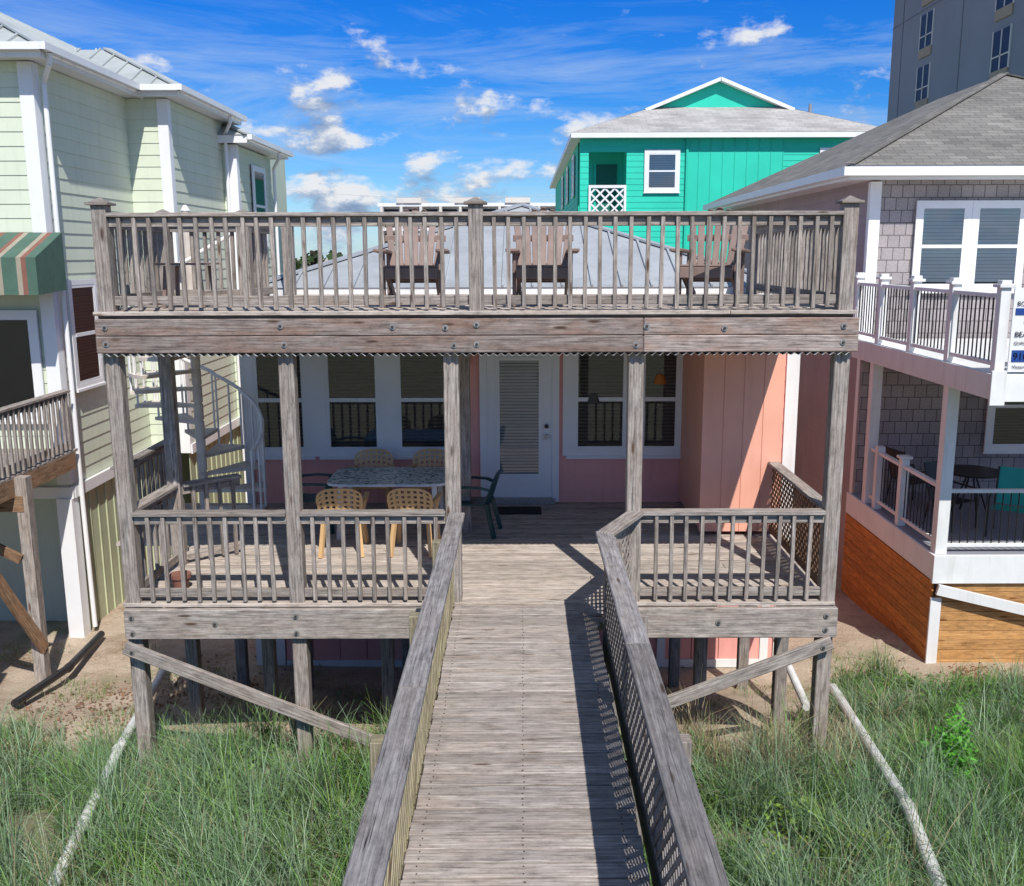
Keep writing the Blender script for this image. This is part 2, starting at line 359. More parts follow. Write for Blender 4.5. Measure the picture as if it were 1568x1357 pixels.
mb.b2(gx0,gx1,YW-.055,YW-.035,ga-.045,ga,'white_clean');mb.b2(gx0,gx1,YW-.055,YW-.035,gb,gb+.045,'white_clean')
mb.b2(gx0,gx1,YW-.039,YW-.036,ga,gb,'dark')
z=gb-.02
while z>ga: mb.box(((gx0+gx1)/2,YW-.043,z),(gx1-gx0,.003,.036),'blind_white',rot=Matrix.Rotation(R(15),3,'X'),tone=.62); z-=.045
mb.poly([(gx0,YW-.050,ga),(gx1,YW-.050,ga),(gx1,YW-.050,gb),(gx0,YW-.050,gb)],'glass')
for z in (3.47,3.62): mb.cyl((.34,YW-.035,z),(.34,YW-.075,z),.03,'black_metal',12)
mb.cyl((.34,YW-.075,3.47),(.34,YW-.11,3.47),.035,'steel',12)
mb.b2(dx0-.05,dx1+.05,YW-.13,YW-.04,2.505,2.575,'steel')
mb.finish('door',house)
mb=MB(); hip(mb,-3.75,3.75,13.42,27,5.56,.34,'metal_roof',.41); mb.finish('roof',house)
mb=MB()
for lx in (-.78,):
    mb.b2(lx-.05,lx+.05,YW-.06,YW-.02,4.55,4.75,'steel'); mb.cyl((lx,YW-.12,4.5),(lx,YW-.12,4.72),.05,'white',10,.07); mb.cyl((lx,YW-.12,4.72),(lx,YW-.12,4.78),.08,'black_metal',10,.02)
mb.box((2.14,12.1,4.86),(.16,.12,.10),'steel',rot=Matrix.Rotation(R(25),3,'X')); mb.box((2.2,12.1,4.92),(.12,.04,.04),'white')
mb.finish('porch_lights',house)
# ---- decks (attached)
PX=[-4.01,-2.315,-.70,1.12,3.13]; PY=9.5
mb=MB(.16)
y=9.40
while y<YW-.06:
    xl=-4.10 if y<11.5 else -5.05
    cuts=[xl]+sorted(random.choice([-2.6,-1.9,-.72,.75,1.6,2.3]) for _ in range(1))+[3.2]
    for a,b in zip(cuts[:-1],cuts[1:]):
        mb.b2(a+.002,b-.002,y,y+.133,2.462,2.5+random.uniform(-.003,.003),'wood_deck')
    y+=.142
mb.finish('lower_deck_boards',house,.004)
mb=MB(.16)
y=9.34
while y<YW-.10:
    xl=-4.12 if y<11.2 else -3.2
    cut=random.choice([-2.5,-1.2,.1,.9,2])
    mb.b2(xl,cut-.002,y,y+.133,5.432,5.47+random.uniform(-.003,.003),'wood_deck');mb.b2(cut+.002,3.22,y,y+.133,5.432,5.47+random.uniform(-.003,.003),'wood_deck')
    y+=.142
mb.finish('upper_deck_boards',house,.004)
mb=MB(.12)
for i,x in enumerate(PX):
    mb.box((x,PY,(G(x,PY)-.3+2.46)/2),(.15,.15,2.46-G(x,PY)+.3),'wood_grey')
    mb.box((x,PY,(2.46+5.40)/2),(.15,.15,2.94),'wood_grey',rot=Matrix.Rotation(R(random.uniform(-.3,.3)),3,'Y'),tone=random.uniform(.88,1.08))
for x in (-3.9,-3.0,-1.6,2.1,3.05):
    for yy in (10.75,12.6):
        mb.box((x,yy,(G(x,yy)-.2+2.25)/2),(.14,.14,2.25-G(x,yy)+.2),'wood_grey',tone=.8)
mb.box((-3.95,10.7,3.75),(.14,.14,2.6),'wood_grey'); mb.box((-.72,12.0,3.75),(.13,.13,2.6),'wood_grey')
mb.box((-3.1,12.9,3.75),(.14,.14,2.6),'wood_grey')
mb.finish('posts',house,.008)
mb=MB(.12)
mb.b2(-4.12,1.17,9.355,9.422,5.236,5.40,'wood_beam',tone=.95);mb.b2(-4.12,1.17,9.352,9.422,5.07,5.232,'wood_beam',tone=.88)
mb.b2(1.174,3.25,9.355,9.422,5.236,5.40,'wood_beam',tone=1.2);mb.b2(1.174,3.25,9.352,9.422,5.07,5.232,'wood_beam',tone=1.3)
mb.b2(-4.10,3.2,9.40,9.425,5.40,5.431,'wood_beam')
mb.b2(-4.08,-.76,9.355,9.422,2.13,2.45,'wood_grey',tone=1.05);mb.b2(1.06,3.22,9.355,9.422,2.13,2.45,'wood_grey',tone=1.1)
for X_ in (-4.06,3.17):
    mb.b2(X_-.03,X_+.03,9.43,YW-.1,2.2,2.455,'wood_grey',tone=.8); mb.b2(X_-.03,X_+.03,9.43,YW-.1 if X_>0 else 11.2,5.1,5.42,'wood_beam')
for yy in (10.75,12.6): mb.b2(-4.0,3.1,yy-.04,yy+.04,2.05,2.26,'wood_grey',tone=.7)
x=-3.9
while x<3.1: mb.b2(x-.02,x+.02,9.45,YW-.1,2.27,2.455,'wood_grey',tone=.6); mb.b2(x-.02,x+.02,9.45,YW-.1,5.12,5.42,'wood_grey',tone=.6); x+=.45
mb.beam((-4.08,9.32,2.06),(-1.30,9.32,.90),.05,.14,'wood_grey'); mb.beam((3.16,9.32,2.10),(1.35,9.32,1.38),.05,.14,'wood_grey')
mb.beam((-4.0,9.6,2.1),(-2.4,12.4,1.3),.05,.12,'wood_grey'); mb.beam((3.0,9.7,2.1),(2.4,12.4,1.3),.05,.12,'wood_grey')
for yy in (9.44,): mb.b2(-.76,1.06,yy,yy+.05,2.18,2.45,'wood_grey')
mb.finish('beams',house,.008)
mb=MB(); k=mb.mid('white_gal'); xsn=np.arange(-4.08,3.2,.0125)
for x in xsn:
    zz=5.052+.013*math.sin(x*2*math.pi/.075)
    for yy in (9.345,YW-.05): mb.v.append(Vector((x,yy,zz)))
for i in range(len(xsn)-1):
    mb.f.append([2*i,2*i+1,2*i+3,2*i+2]); mb.t.append(1); mb.mi.append(k); mb.uv+=[(0,0)]*4
mb.finish('corrugated_ceiling',house)
mb=MB()
for x,z in ((-4.02,5.32),(-4.02,5.16),(-2.33,5.33),(-2.30,5.15),(-1.25,5.32),(-.74,5.31),(-.66,5.14),(-.44,5.34),(-.44,5.15),(1.10,5.14),(1.20,5.32),(3.1,5.32),(3.1,5.16),(1.95,5.3),
            (-4.0,2.37),(-2.32,2.38),(3.1,2.37),(-4.0,2.2),(-2.32,2.2),(3.1,2.22),(-3.15,2.3),(2.0,2.3),(-4.0,2.02),(3.07,2.05)):
    yb=9.352 if z>2.1 else 9.295
    mb.cyl((x,yb,z),(x,yb-.008,z),.030,'steel',12); mb.cyl((x,yb-.008,z),(x,yb-.022,z),.014,'rust',6)
mb.finish('bolts',house)
mb=MB(.26)
ZU=5.47
def cappost(x,y,z0=5.42,z1=6.47,s=.14):
    mb.box((x,y,(z0+z1)/2),(s,s,z1-z0),'wood_grey',tone=random.uniform(.85,1.1))
    mb.box((x,y,z1+.012),(s+.075,s+.075,.024),'wood_grey',tone=.8)
    h=s/2+.02
    for a,b in (((-h,-h),(h,-h)),((h,-h),(h,h)),((h,h),(-h,h)),((-h,h),(-h,-h))):
        mb.poly([(x+a[0],y+a[1],z1+.024),(x+b[0],y+b[1],z1+.024),(x,y,z1+.075)],'wood_grey',.75)
for x in (-4.01,-.44,3.12): cappost(x,9.46)
for x,y in ((-4.05,11.2),(-3.15,11.2),(-3.15,13.3),(3.12,13.25)): cappost(x,y,5.42,6.44)
rail(mb,(-3.94,9.46),(-.51,9.46),ZU,.93,.146,(0,-1),'wood_grey','wood_grey')
rail(mb,(-.37,9.46),(3.05,9.46),ZU,.93,.146,(0,-1),'wood_grey','wood_grey')
rail(mb,(-4.03,9.53),(-4.05,11.13),ZU,.92,.146,(-1,0),'wood_grey','wood_grey')
rail(mb,(-3.98,11.2),(-3.22,11.2),ZU,.92,.146,(0,1),'wood_grey','wood_grey')
rail(mb,(-3.15,11.27),(-3.15,12.4),ZU,.92,.146,(-1,0),'wood_grey','wood_grey')
rail(mb,(3.12,9.53),(3.12,13.2),ZU,.92,.146,(1,0),'wood_grey','wood_grey')
mb.finish('upper_railing',house,.003)
mb=MB(.26); ZL=2.5
rail(mb,(-3.93,9.46),(-2.39,9.46),ZL,.96,.155,(0,-1),'wood_grey','wood_grey')
rail(mb,(-2.24,9.46),(-.78,9.46),ZL,.96,.155,(0,-1),'wood_grey','wood_grey')
rail(mb,(1.20,9.46),(3.05,9.46),ZL,.96,.155,(0,-1),'wood_grey','wood_grey')
rail(mb,(-4.01,9.58),(-3.96,10.62),ZL,.96,.155,(-1,0),'wood_grey','wood_grey')
rail(mb,(-3.88,10.7),(-3.35,11.15),ZL,.96,.155,(.7,-.7),'wood_grey','wood_grey')
rail(mb,(-4.98,11.55),(-4.98,13.4),ZL,.96,.155,(-1,0),'wood_grey','wood_grey')
mb.beam((3.13,9.58,3.44),(3.13,13.4,3.44),.14,.038,'wood_grey'); mb.beam((3.13,9.58,2.6),(3.13,13.4,2.6),.04,.09,'wood_brown')
lattice(mb,(3.13,9.6,2.62),(0,1,0),(0,0,1),3.8,.80,'wood_brown',.11)
mb.box((3.13,12.9,2.98),(.1,.1,.95),'wood_grey')
mb.finish('lower_railing',house,.003)
# ------------------------------------------------------------------ boardwalk
bw=top('wooden_boardwalk')
mb=MB(.22); scr=MB()
y=-3.0
while y<9.30:
    xr=.72
    if y>8.75: xr=.72+(y-8.75)*.62
    tl=R(random.uniform(-.25,.25)); g_=random.uniform(.125,.133); dz=random.uniform(-.004,.004)
    mb.box(((-.70+xr)/2+random.uniform(-.01,.01),y+.068,2.482+dz),(xr+.70,g_,.038),'wood_walk',rot=Matrix.Rotation(tl,3,'Z'))
    if y>3:
        for sx_ in (-.62,0,.62):
            for o_ in (.03,.10): scr.cyl((sx_+random.uniform(-.012,.012),y+o_,2.498+dz),(sx_,y+o_,2.5025+dz),.006,'rust',6)
    y+=.142
mb.finish('boards',bw,.005); scr.finish('screws',bw)
mb=MB(.12)
for X_ in (-.62,.64,0): mb.b2(X_-.022,X_+.022,-3,9.36,2.22,2.458,'wood_grey',tone=.8)
YS=[-2.5,-.6,1.2,3.0,4.85,6.7,8.55]
for yy in YS:
    mb.box((-.78,yy,(G(-.78,yy)-.3+3.42)/2),(.10,.10,3.42-G(-.78,yy)+.3),'wood_mossy' if yy>4 else 'wood_grey',tone=.9)
    mb.box((.86,yy,(G(.86,yy)-.3+3.42)/2),(.10,.10,3.42-G(.86,yy)+.3),'wood_grey',tone=.8)
    mb.b2(-.85,.92,yy+.06,yy+.10,2.0,2.2,'wood_grey',tone=.7)
    mb.beam((-.78,yy-.02,.9),(.86,yy-.02,2.1),.04,.12,'wood_grey')
mb.finish('frame',bw,.005)
mb=MB(.15)
def caps(xc,w,segs,tone):
    for a,b,t in segs: mb.box((xc,(a+b)/2,3.44),(w,b-a-.004,.04),'wood_cap',tone=t,rot=Matrix.Rotation(R(random.uniform(-.1,.1)),3,'Z'))
caps(-.665,.165,((-3,1.9,.95),(1.9,5.4,1.05),(5.4,9.40,1.12)),1)
caps(.765,.165,((-3,2.4,.85),(2.4,6.06,.80),(6.06,8.72,1.25)),1)
mb.b2(-.75,-.712,-3,9.4,3.33,3.42,'wood_grey');mb.b2(.79,.828,-3,8.7,3.33,3.42,'wood_grey')
mb.b2(-.75,-.712,-3,9.4,2.50,2.60,'wood_mossy');mb.b2(.79,.828,-3,8.7,2.50,2.60,'wood_grey')
mb.b2(-.75,-.712,-3,9.36,2.20,2.46,'wood_mossy');mb.b2(.79,.828,-3,8.8,2.20,2.46,'wood_grey')
mb.finish('rails',bw,.007)
mb=MB(.2)
lattice(mb,(-.70,-3,2.55),(0,1,0),(0,0,1),12.3,.82,'wood_mossy',.125)
lattice(mb,(.778,-3,2.55),(0,1,0),(0,0,1),11.7,.82,'wood_cap',.125)
d=Vector((1.10-.78,9.45-8.72,0)); L=d.length
lattice(mb,(.80,8.74,2.56),d,(0,0,1),L,.82,'wood_grey',.125)
mb.finish('lattice',bw)
mb=MB(.1)
mb.beam((.765,8.66,3.442),(1.16,9.46,3.442),.165,.042,'wood_grey'); mb.beam((.80,8.74,2.55),(1.10,9.42,2.55),.04,.09,'wood_grey'); mb.beam((.80,8.74,3.37),(1.10,9.42,3.37),.04,.09,'wood_grey')
mb.box((.82,8.72,2.75),(.10,.10,1.32),'wood_grey'); mb.beam((.80,8.74,2.34),(1.12,9.40,2.34),.04,.24,'wood_grey')
mb.finish('flared_end',bw,.005)
# ------------------------------------------------------------------ spiral stair
sp=top('spiral_staircase'); mb=MB()
cx,cy,rr=-4.22,12.45,.82
mb.cyl((cx,cy,2.5),(cx,cy,6.55),.05,'spiral_paint',14); mb.cyl((cx,cy,6.55),(cx,cy,6.62),.06,'spiral_white',12,.02)
nT=13; hel=[]
for i in range(nT):
    z=2.5+(i+1)*.2285; a0=R(-25+i*29); a1=a0+R(32)
    pts=[(cx+.04*math.cos(a0),cy+.04*math.sin(a0)),(cx+rr*math.cos(a0),cy+rr*math.sin(a0)),(cx+rr*math.cos((a0+a1)/2),cy+rr*math.sin((a0+a1)/2)),(cx+rr*math.cos(a1),cy+rr*math.sin(a1)),(cx+.04*math.cos(a1),cy+.04*math.sin(a1))]
    mb.poly([(*p,z) for p in pts],'spiral_paint'); mb.poly([(*p,z-.045) for p in pts[::-1]],'spiral_paint')
    for p,q in zip(pts,pts[1:]+pts[:1]): mb.poly([(*p,z-.045),(*q,z-.045),(*q,z),(*p,z)],'spiral_paint')
    mb.cyl((cx,cy,z-.2),(cx,cy,z),.062,'spiral_paint',12)
    for f in (.1,.5,.9):
        a=a0+(a1-a0)*f; zt=z+.88+(f-.5)*.2285
        mb.cyl((cx+rr*.97*math.cos(a),cy+rr*.97*math.sin(a),z-.03),(cx+rr*.97*math.cos(a),cy+rr*.97*math.sin(a),zt),.014,'spiral_white',6)
        hel.append((cx+rr*.97*math.cos(a),cy+rr*.97*math.sin(a),zt))
mb.tube(hel,.026,'spiral_white',8)
mb.finish('treads_and_rail',sp)
# ------------------------------------------------------------------ furniture
def local(o,loc,rot):
    o.location=loc; o.rotation_euler=(0,0,rot)
def adirondack(loc,rot):
    t=top('adirondack_chair'); mb=MB(.10); m='adirondack'
    for s in (-1,1):
        mb.beam((s*.25,-.42,.36),(s*.25,.50,.05),.03,.12,m)
        mb.box((s*.29,-.33,.27),(.035,.11,.54),m)
        mb.beam((s*.31,-.46,.57),(s*.31,.36,.55),.13,.03,m); mb.box((s*.29,.30,.30),(.035,.09,.52),m)
        mb.box((s*.31,-.46,.57),(.09,.06,.03),m)
    for i in range(6): y=-.42+i*.105; z=.40-.9*i*.033; mb.box((0,y,z),(.53,.09,.022),m,rot=Matrix.Rotation(R(-17),3,'X'))
    mb.box((0,-.465,.34),(.53,.022,.11),m)
    for i in range(-3,4):
        f=i*.082; ht=.80-abs(i)**1.7*.022; x0=f*.88;x1=f*1.18
        p0=Vector((x0,.16,.26)); p1=Vector((x1,.50,.26+ht*.93))
        mb.beam(p0,p1,.070,.02,m,up=(0,-1,.3))
        mb.cyl(p1-Vector((0,.01,.01)),p1+Vector((0,.01,.004)),.035,m,12)
    mb.beam((-.27,.26,.40),(.27,.26,.40),.03,.07,m); mb.beam((-.33,.40,.70),(.33,.40,.70),.03,.07,m)
    o=mb.finish('slats',t,.005); local(t,loc,rot)
adirondack((-1.14,10.35,5.475),0.05); adirondack((.22,10.38,5.475),-.03); adirondack((2.02,10.45,5.475),-.32)
mb=MB(.1); t=top('side_table')
for s in (-1,1):
    for q in (-1,1): mb.beam((s*.2,q*.2,0),(s*.17,q*.17,.42),.035,.035,'adirondack')
for i in range(5): mb.box((0,-.2+i*.1,.44),(.5,.09,.02),'adirondack')
mb.finish('slatted_top',t); t.location=(-3.45,10.15,5.475)
def pchair(m,loc,rot,lat=True):
    t=top('plastic_chair'); mb=MB()
    for s in (-1,1):
        mb.beam((s*.25,-.26,0),(s*.215,-.20,.43),.045,.05,m); mb.beam((s*.24,.30,0),(s*.20,.20,.43),.045,.05,m)
        mb.beam((s*.215,-.20,.42),(s*.275,-.22,.64),.04,.045,m)
        pts=[(s*.275,-.25,.645),(s*.285,-.05,.66),(s*.27,.12,.655),(s*.235,.235,.62)]
        for a,b in zip(pts[:-1],pts[1:]): mb.beam(a,b,.055,.025,m)
    for i in range(8):
        y=-.22+i*.06; mb.box((0,y,.43-.02*math.sin(i/7*math.pi)),(.45-.01*i,.05 if lat else .062,.02),m)
    mb.box((0,0,.412),(.40,.44,.014),m,tone=.9)
    NI,NJ=15,13
    def S(i,j):
        u=i/NI*2-1; v=j/NJ; w=.24+.04*v-.02*max(0,v-.75)*4*abs(u)
        return Vector((w*u,.215+.13*v-.05*u*u*1.0+.05*0,.43+.42*v-(.07*u*u*u*u+.02*u*u)*v))
    for i in range(NI):
        for j in range(NJ):
            if lat and 0<i<NI-1 and 2<j<NJ-1 and i%2==1 and j%2==1: continue
            if (not lat) and 1<j<NJ-2 and i%2==1 and 0<i<NI-1: continue
            mb.poly([S(i,j),S(i+1,j),S(i+1,j+1),S(i,j+1)],m)
    o=mb.finish('body',t); 
    so=o.modifiers.new('w','WELD'); so.merge_threshold=.0005
    s2=o.modifiers.new('s','SOLIDIFY'); s2.thickness=.012
    local(t,loc,rot)
F=2.503
pchair('plastic_tan',(-2.16,11.22,F),math.pi+.08);pchair('plastic_tan',(-1.30,11.22,F),math.pi-.06)
pchair('plastic_tan',(-2.05,12.85,F),.05);pchair('plastic_tan',(-1.27,12.85,F),-.05)
pchair('plastic_green',(-2.72,12.15,F),math.pi/2+.1,False);pchair('plastic_green',(-.62,11.95,F),-math.pi/2-.15,False)
t=top('dining_table'); mb=MB()
ring=[]
for i in range(40):
    a=2*math.pi*i/40; c_,s_=math.cos(a),math.sin(a); ring.append((.76*abs(c_)**.3*(1 if c_>0 else -1),.50*abs(s_)**.3*(1 if s_>0 else -1)))
mb.poly([(*p,.73) for p in ring],'mosaic'); mb.poly([(*p,.70) for p in ring[::-1]],'white')
for p,q in zip(ring,ring[1:]+ring[:1]): mb.poly([(*p,.70),(*q,.70),(*q,.73),(*p,.73)],'white')
for s in (-1,1):
    for q in (-1,1): mb.beam((s*.62,q*.38,0),(s*.58,q*.36,.70),.06,.06,'white')
mb.finish('top_and_legs',t); t.location=(-1.68,12.05,F)
t=top('doormat'); mb=MB(.1)
mb.box((0,0,.008),(.62,.38,.016),'mat_rubber')
for i in range(11): mb.box((-.28+i*.056,0,.019),(.03,.34,.006),'mat_rubber')
mb.finish('ribbed_mat',t); t.location=(-.05,13.0,F)
t=top('flower_pot'); mb=MB(); mb.cyl((0,0,0),(0,0,.15),.07,'awning_red',16,.10); mb.cyl((0,0,.13),(0,0,.17),.11,'awning_red',16); mb.finish('pot',t); t.location=(-3.65,9.85,F)
# ------------------------------------------------------------------ green sided house (left)
gh=top('green_sided_house'); mb=MB()
ZE=8.9; s='green_siding'; st=.205
lap(mb,(-14,14.7),(-7.08,14.7),2.45,ZE-.15,(0,-1),st,s); lap(mb,(-7.08,14.7),(-7.08,18.1),2.45,ZE-.15,(1,0),st,s)
lap(mb,(-7.08,18.1),(-6.36,18.1),2.45,ZE-.15,(0,-1),st,s); lap(mb,(-6.36,18.1),(-6.36,21.3),2.45,ZE-.15,(1,0),st,s)
lap(mb,(-6.36,21.3),(-6.08,21.3),2.45,8.3,(0,-1),st,s); lap(mb,(-6.08,21.3),(-6.08,24.2),2.45,8.3,(1,0),st,s)
mb.b2(-14,-7.1,14.72,27,2.3,ZE-.1,s); mb.b2(-14,-6.38,18.12,27,2.3,ZE-.1,s); mb.b2(-14,-6.1,21.32,24.2,2.3,8.3,s)
y=14.75
while y<24:
    X_=-7.10 if y<18.1 else (-6.38 if y<21.3 else -6.1)
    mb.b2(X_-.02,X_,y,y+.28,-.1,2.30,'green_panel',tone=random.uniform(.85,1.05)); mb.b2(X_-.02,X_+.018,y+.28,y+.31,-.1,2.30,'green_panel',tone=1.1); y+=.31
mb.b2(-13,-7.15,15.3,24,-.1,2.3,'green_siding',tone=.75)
mb.finish('walls',gh)
mb=MB()
def corner(x,y,z0,z1,w=.15):
    mb.b2(x-w,x+.035,y-.035,y-.018,z0,z1,'white_clean'); mb.b2(x+.018,x+.036,y-.016,y+w,z0,z1,'white_clean')
corner(-7.08,14.7,2.5,ZE-.16,.17);corner(-6.36,18.1,2.3,ZE-.16);corner(-6.08,21.3,2.3,8.3)
mb.b2(-7.05,-6.99,14.7,18.05,2.28,2.46,'white_clean'); mb.b2(-6.34,-6.30,18.1,21.3,2.28,2.46,'white_clean'); mb.b2(-14,-7.0,14.64,14.69,2.28,2.46,'white_clean')
mb.b2(-7.26,-7.02,14.6,14.84,-.1,2.28,'white_clean')
def gut(a,b,z): mb.beam((*a,z),(*b,z),.10,.10,'white_clean')
gut((-14,14.27),(-6.66,14.27),ZE-.03);gut((-6.66,14.22),(-6.66,17.7),ZE-.03);gut((-6.7,17.68),(-5.94,17.68),ZE-.03);gut((-5.94,17.62),(-5.94,21.7),ZE-.03);gut((-5.66,20.95),(-5.66,24.7),8.42)
def down(x,y,ze,off): 
    mb.tube([(x+off,y-.38,ze-.08),(x+off*.9,y-.34,ze-.22),(x+.06,y-.02,ze-.42),(x+.06,y-.02,2.4),(x+.08,y-.02,.1)],.036,'white_clean',10)
down(-7.02,14.85,ZE,.35);down(-6.28,21.15,ZE,.3);down(-6.0,24.0,8.45,.3)
mb.finish('trim_and_gutters',gh)
mb=MB()
hip(mb,-14.2,-6.72,14.3,28,ZE,.5,'metal_roof_green',.40,'white_clean');hip(mb,-13.5,-6.0,17.75,21.72,ZE+.003,.5,'metal_roof_green',.40,'white_clean');hip(mb,-12,-5.72,21,24.7,8.47,.45,'metal_roof_green',.40,'white_clean')
mb.finish('roof',gh)
mb=MB()
window(mb,WM(-7.04,15.15,4.0,'+X'),.85,1.55,.08); window(mb,WM(-6.04,22.4,6.3,'+X'),.9,1.6,.08,)
window(mb,WM(-9.3,14.67,3.6),1.9,1.5,.1,None,mid=False); window(mb,WM(-11,14.67,6.7),1.2,1.6,.1)
mb.finish('windows',gh)
mb=MB()
ax0,ax1=-10.4,-6.80; n=52; cl=['awning_green','awning_green','awning_green','awning_red','awning_cream','awning_green','awning_green','awning_green','awning_cream','awning_red']
for i in range(n):
    a=ax0+(ax1-ax0)*i/n;b=ax0+(ax1-ax0)*(i+1)/n; m_=cl[i%10]
    mb.poly([(a,13.75,5.98),(b,13.75,5.98),(b,14.62,6.34),(a,14.62,6.34)],m_); mb.poly([(a,13.75,5.46),(b,13.75,5.46),(b,13.75,5.98),(a,13.75,5.98)],m_)
mb.poly([(ax1,13.75,5.46),(ax1,14.62,5.5),(ax1,14.62,6.34),(ax1,13.75,5.98)],'awning_green')
mb.finish('awning',gh)
mb=MB(.15)
y=10.6
while y<14.6: mb.b2(-12,-6.9,y,y+.136,3.03,3.07,'wood_grey'); y+=.142
mb.b2(-6.95,-6.90,10.6,14.6,2.78,3.03,'wood_brown',tone=1.4)
rail(mb,(-6.95,10.6),(-6.95,14.6),3.07,.93,.14,(1,0),'wood_grey','wood_grey')
for yy in (10.7,12.85): mb.box((-6.82,yy,1.55),(.16,.16,3.0),'wood_grey',tone=1.1)
mb.beam((-6.86,11.3,2.85),(-6.75,12.85,.55),.05,.18,'wood_brown',tone=1.6); mb.beam((-11,12.8,2.68),(-6.8,12.8,2.68),.08,.22,'wood_brown')
mb.beam((-6.9,12.75,1.9),(-8.4,12.75,2.7),.05,.14,'wood_brown')
mb.finish('side_deck',gh,.004)
# ------------------------------------------------------------------ shingled house (right)
rh=top('shingled_house'); mb=MB()
def flat(m_,x0,x1,y,z0,z1): mb.poly([(x0,y,z0),(x1,y,z0),(x1,y,z1),(x0,y,z1)],m_)
flat('shingle_wall',6.0,15,17.0,1.9,7.35); mb.b2(6.02,14.4,17.02,28.6,0,7.3,'taupe_siding')
lap(mb,(6.0,28.6),(6.0,17.0),0.2,7.3,(-1,0),.17,'taupe_siding')
mb.b2(5.75,15,16.3,16.34,1.9,4.3,'shingle_wall')
mb.finish('walls',rh)
mb=MB(); hip(mb,5.4,14.6,16.5,29,7.43,.48,'shingle_roof',None,'white_clean',.22); mb.b2(5.28,14.6,16.37,16.5,7.26,7.40,'white_clean'); mb.b2(5.28,5.40,16.5,29,7.26,7.40,'white_clean')
mb.finish('roof',rh)
mb=MB()
mb.b2(5.93,6.12,16.94,16.98,4.3,7.2,'white_clean'); 
mb.b2(5.96,5.98,17.0,17.15,.3,7.2,'white_clean')
window(mb,WM(6.82,16.98,5.44),.78,1.36,.085,'blind_white',.06,closed=True);window(mb,WM(7.775,16.98,5.44),.78,1.36,.085,'blind_white',.06,closed=True)
window(mb,WM(8.0,16.28,2.75),.9,1.4,.09,'blind')
mb.finish('windows_and_trim',rh)
mb=MB(.05); w_='white'
mb.b2(5.7,12,12.8,16.3,1.86,1.92,'concrete'); mb.b2(5.66,12,12.74,12.8,1.52,1.92,w_); mb.b2(5.66,5.70,12.8,16.4,1.56,1.92,w_)
z=.1
while z<1.5:
    mb.b2(5.70,5.73,12.84,16.5,z,z+.135,'wood_cedar',tone=random.uniform(.75,1.05)); mb.b2(5.76,12,12.80,12.83,z,z+.135,'wood_cedar2',tone=random.uniform(.85,1.1)); z+=.142
mb.b2(5.67,5.82,12.765,12.80,.1,1.3,w_); mb.beam((5.72,12.70,1.45),(7.4,12.66,1.05),.05,.15,w_)
for x,y in ((5.78,12.9),(5.78,15.7),(8.2,12.9)): mb.box((x,y,3.15),(.16,.16,2.5),w_)
mb.box((5.78,14.3,2.4),(.12,.12,1.1),w_); mb.box((5.78,14.3,2.98),(.18,.18,.04),w_); mb.box((5.78,15.3,2.4),(.12,.12,1.1),w_)
mb.beam((5.78,12.95,2.84),(5.78,15.6,2.84),.08,.05,w_); mb.beam((5.78,12.95,2.05),(5.78,15.6,2.05),.05,.05,w_)
y=13.1
while y<15.6: mb.cyl((5.78,y,2.05),(5.78,y,2.83),.010,'black_metal',6); y+=.12
mb.beam((5.86,12.9,2.80),(8.2,12.9,2.80),.06,.05,w_); mb.beam((5.86,12.9,2.03),(8.2,12.9,2.03),.05,.05,w_)
x=5.95
while x<8.2: mb.cyl((x,12.9,2.04),(x,12.9,2.8),.010,'black_metal',6); x+=.11
mb.b2(5.74,12,11.64,16.95,4.46,4.54,'white'); mb.b2(5.66,5.74,11.6,16.6,4.26,4.57,w_,tone=.92); mb.b2(5.66,12,11.54,11.6,4.24,4.57,w_)
mb.b2(5.62,5.80,11.50,11.535,4.2,4.62,w_)
for yy in (12.9,14.6,16.0): mb.b2(5.75,12,yy-.04,yy+.04,4.28,4.46,w_)
for x,y in ((5.76,11.68),(5.76,13.0),(5.76,14.3),(5.76,15.6),(5.76,16.7),(8.4,11.68)):
    mb.box((x,y,5.08),(.12,.12,1.04),w_); mb.box((x,y,5.62),(.19,.19,.04),w_); mb.box((x,y,5.66),(.12,.12,.05),w_)
mb.beam((5.76,11.7,5.50),(5.76,16.7,5.50),.09,.05,w_);mb.beam((5.76,11.7,4.68),(5.76,16.7,4.68),.06,.05,w_)
mb.beam((5.8,11.68,5.50),(12,11.68,5.50),.09,.05,w_);mb.beam((5.8,11.68,4.68),(12,11.68,4.68),.06,.05,w_)
y=11.8
while y<16.7: mb.cyl((5.76,y,4.68),(5.76,y,5.5),.011,'black_metal',6); y+=.115
x=5.9
while x<10: mb.cyl((x,11.68,4.68),(x,11.68,5.5),.011,'black_metal',6); x+=.115
mb.finish('porches',rh,.003)
sg=top('realty_sign'); mb=MB(); mb.b2(5.84,6.95,11.58,11.60,4.60,5.60,'white_clean'); mb.b2(5.87,6.92,11.572,11.579,5.28,5.36,'sign_blue');mb.b2(5.87,6.92,11.572,11.579,4.72,4.86,'sign_blue'); mb.finish('panel',sg)
for txt,sz,x,z,mt in (('BOOK NOW',.075,5.88,5.39,'sign_blue'),('BEACH',.09,5.88,5.02,'black_metal'),('QUALITY',.05,5.88,4.93,'black_metal'),('910',.12,5.88,4.745,'white_clean'),('Victory',.06,5.88,4.64,'sign_blue')):
    cu=bpy.data.curves.new('lettering','FONT'); cu.body=txt; cu.size=sz; cu.extrude=.001; cu.materials.append(MATS[mt]); o=bpy.data.objects.new('lettering',cu); o.rotation_euler=(R(90),0,0); o.location=(x,11.568,z); col.objects.link(o); o.parent=sg
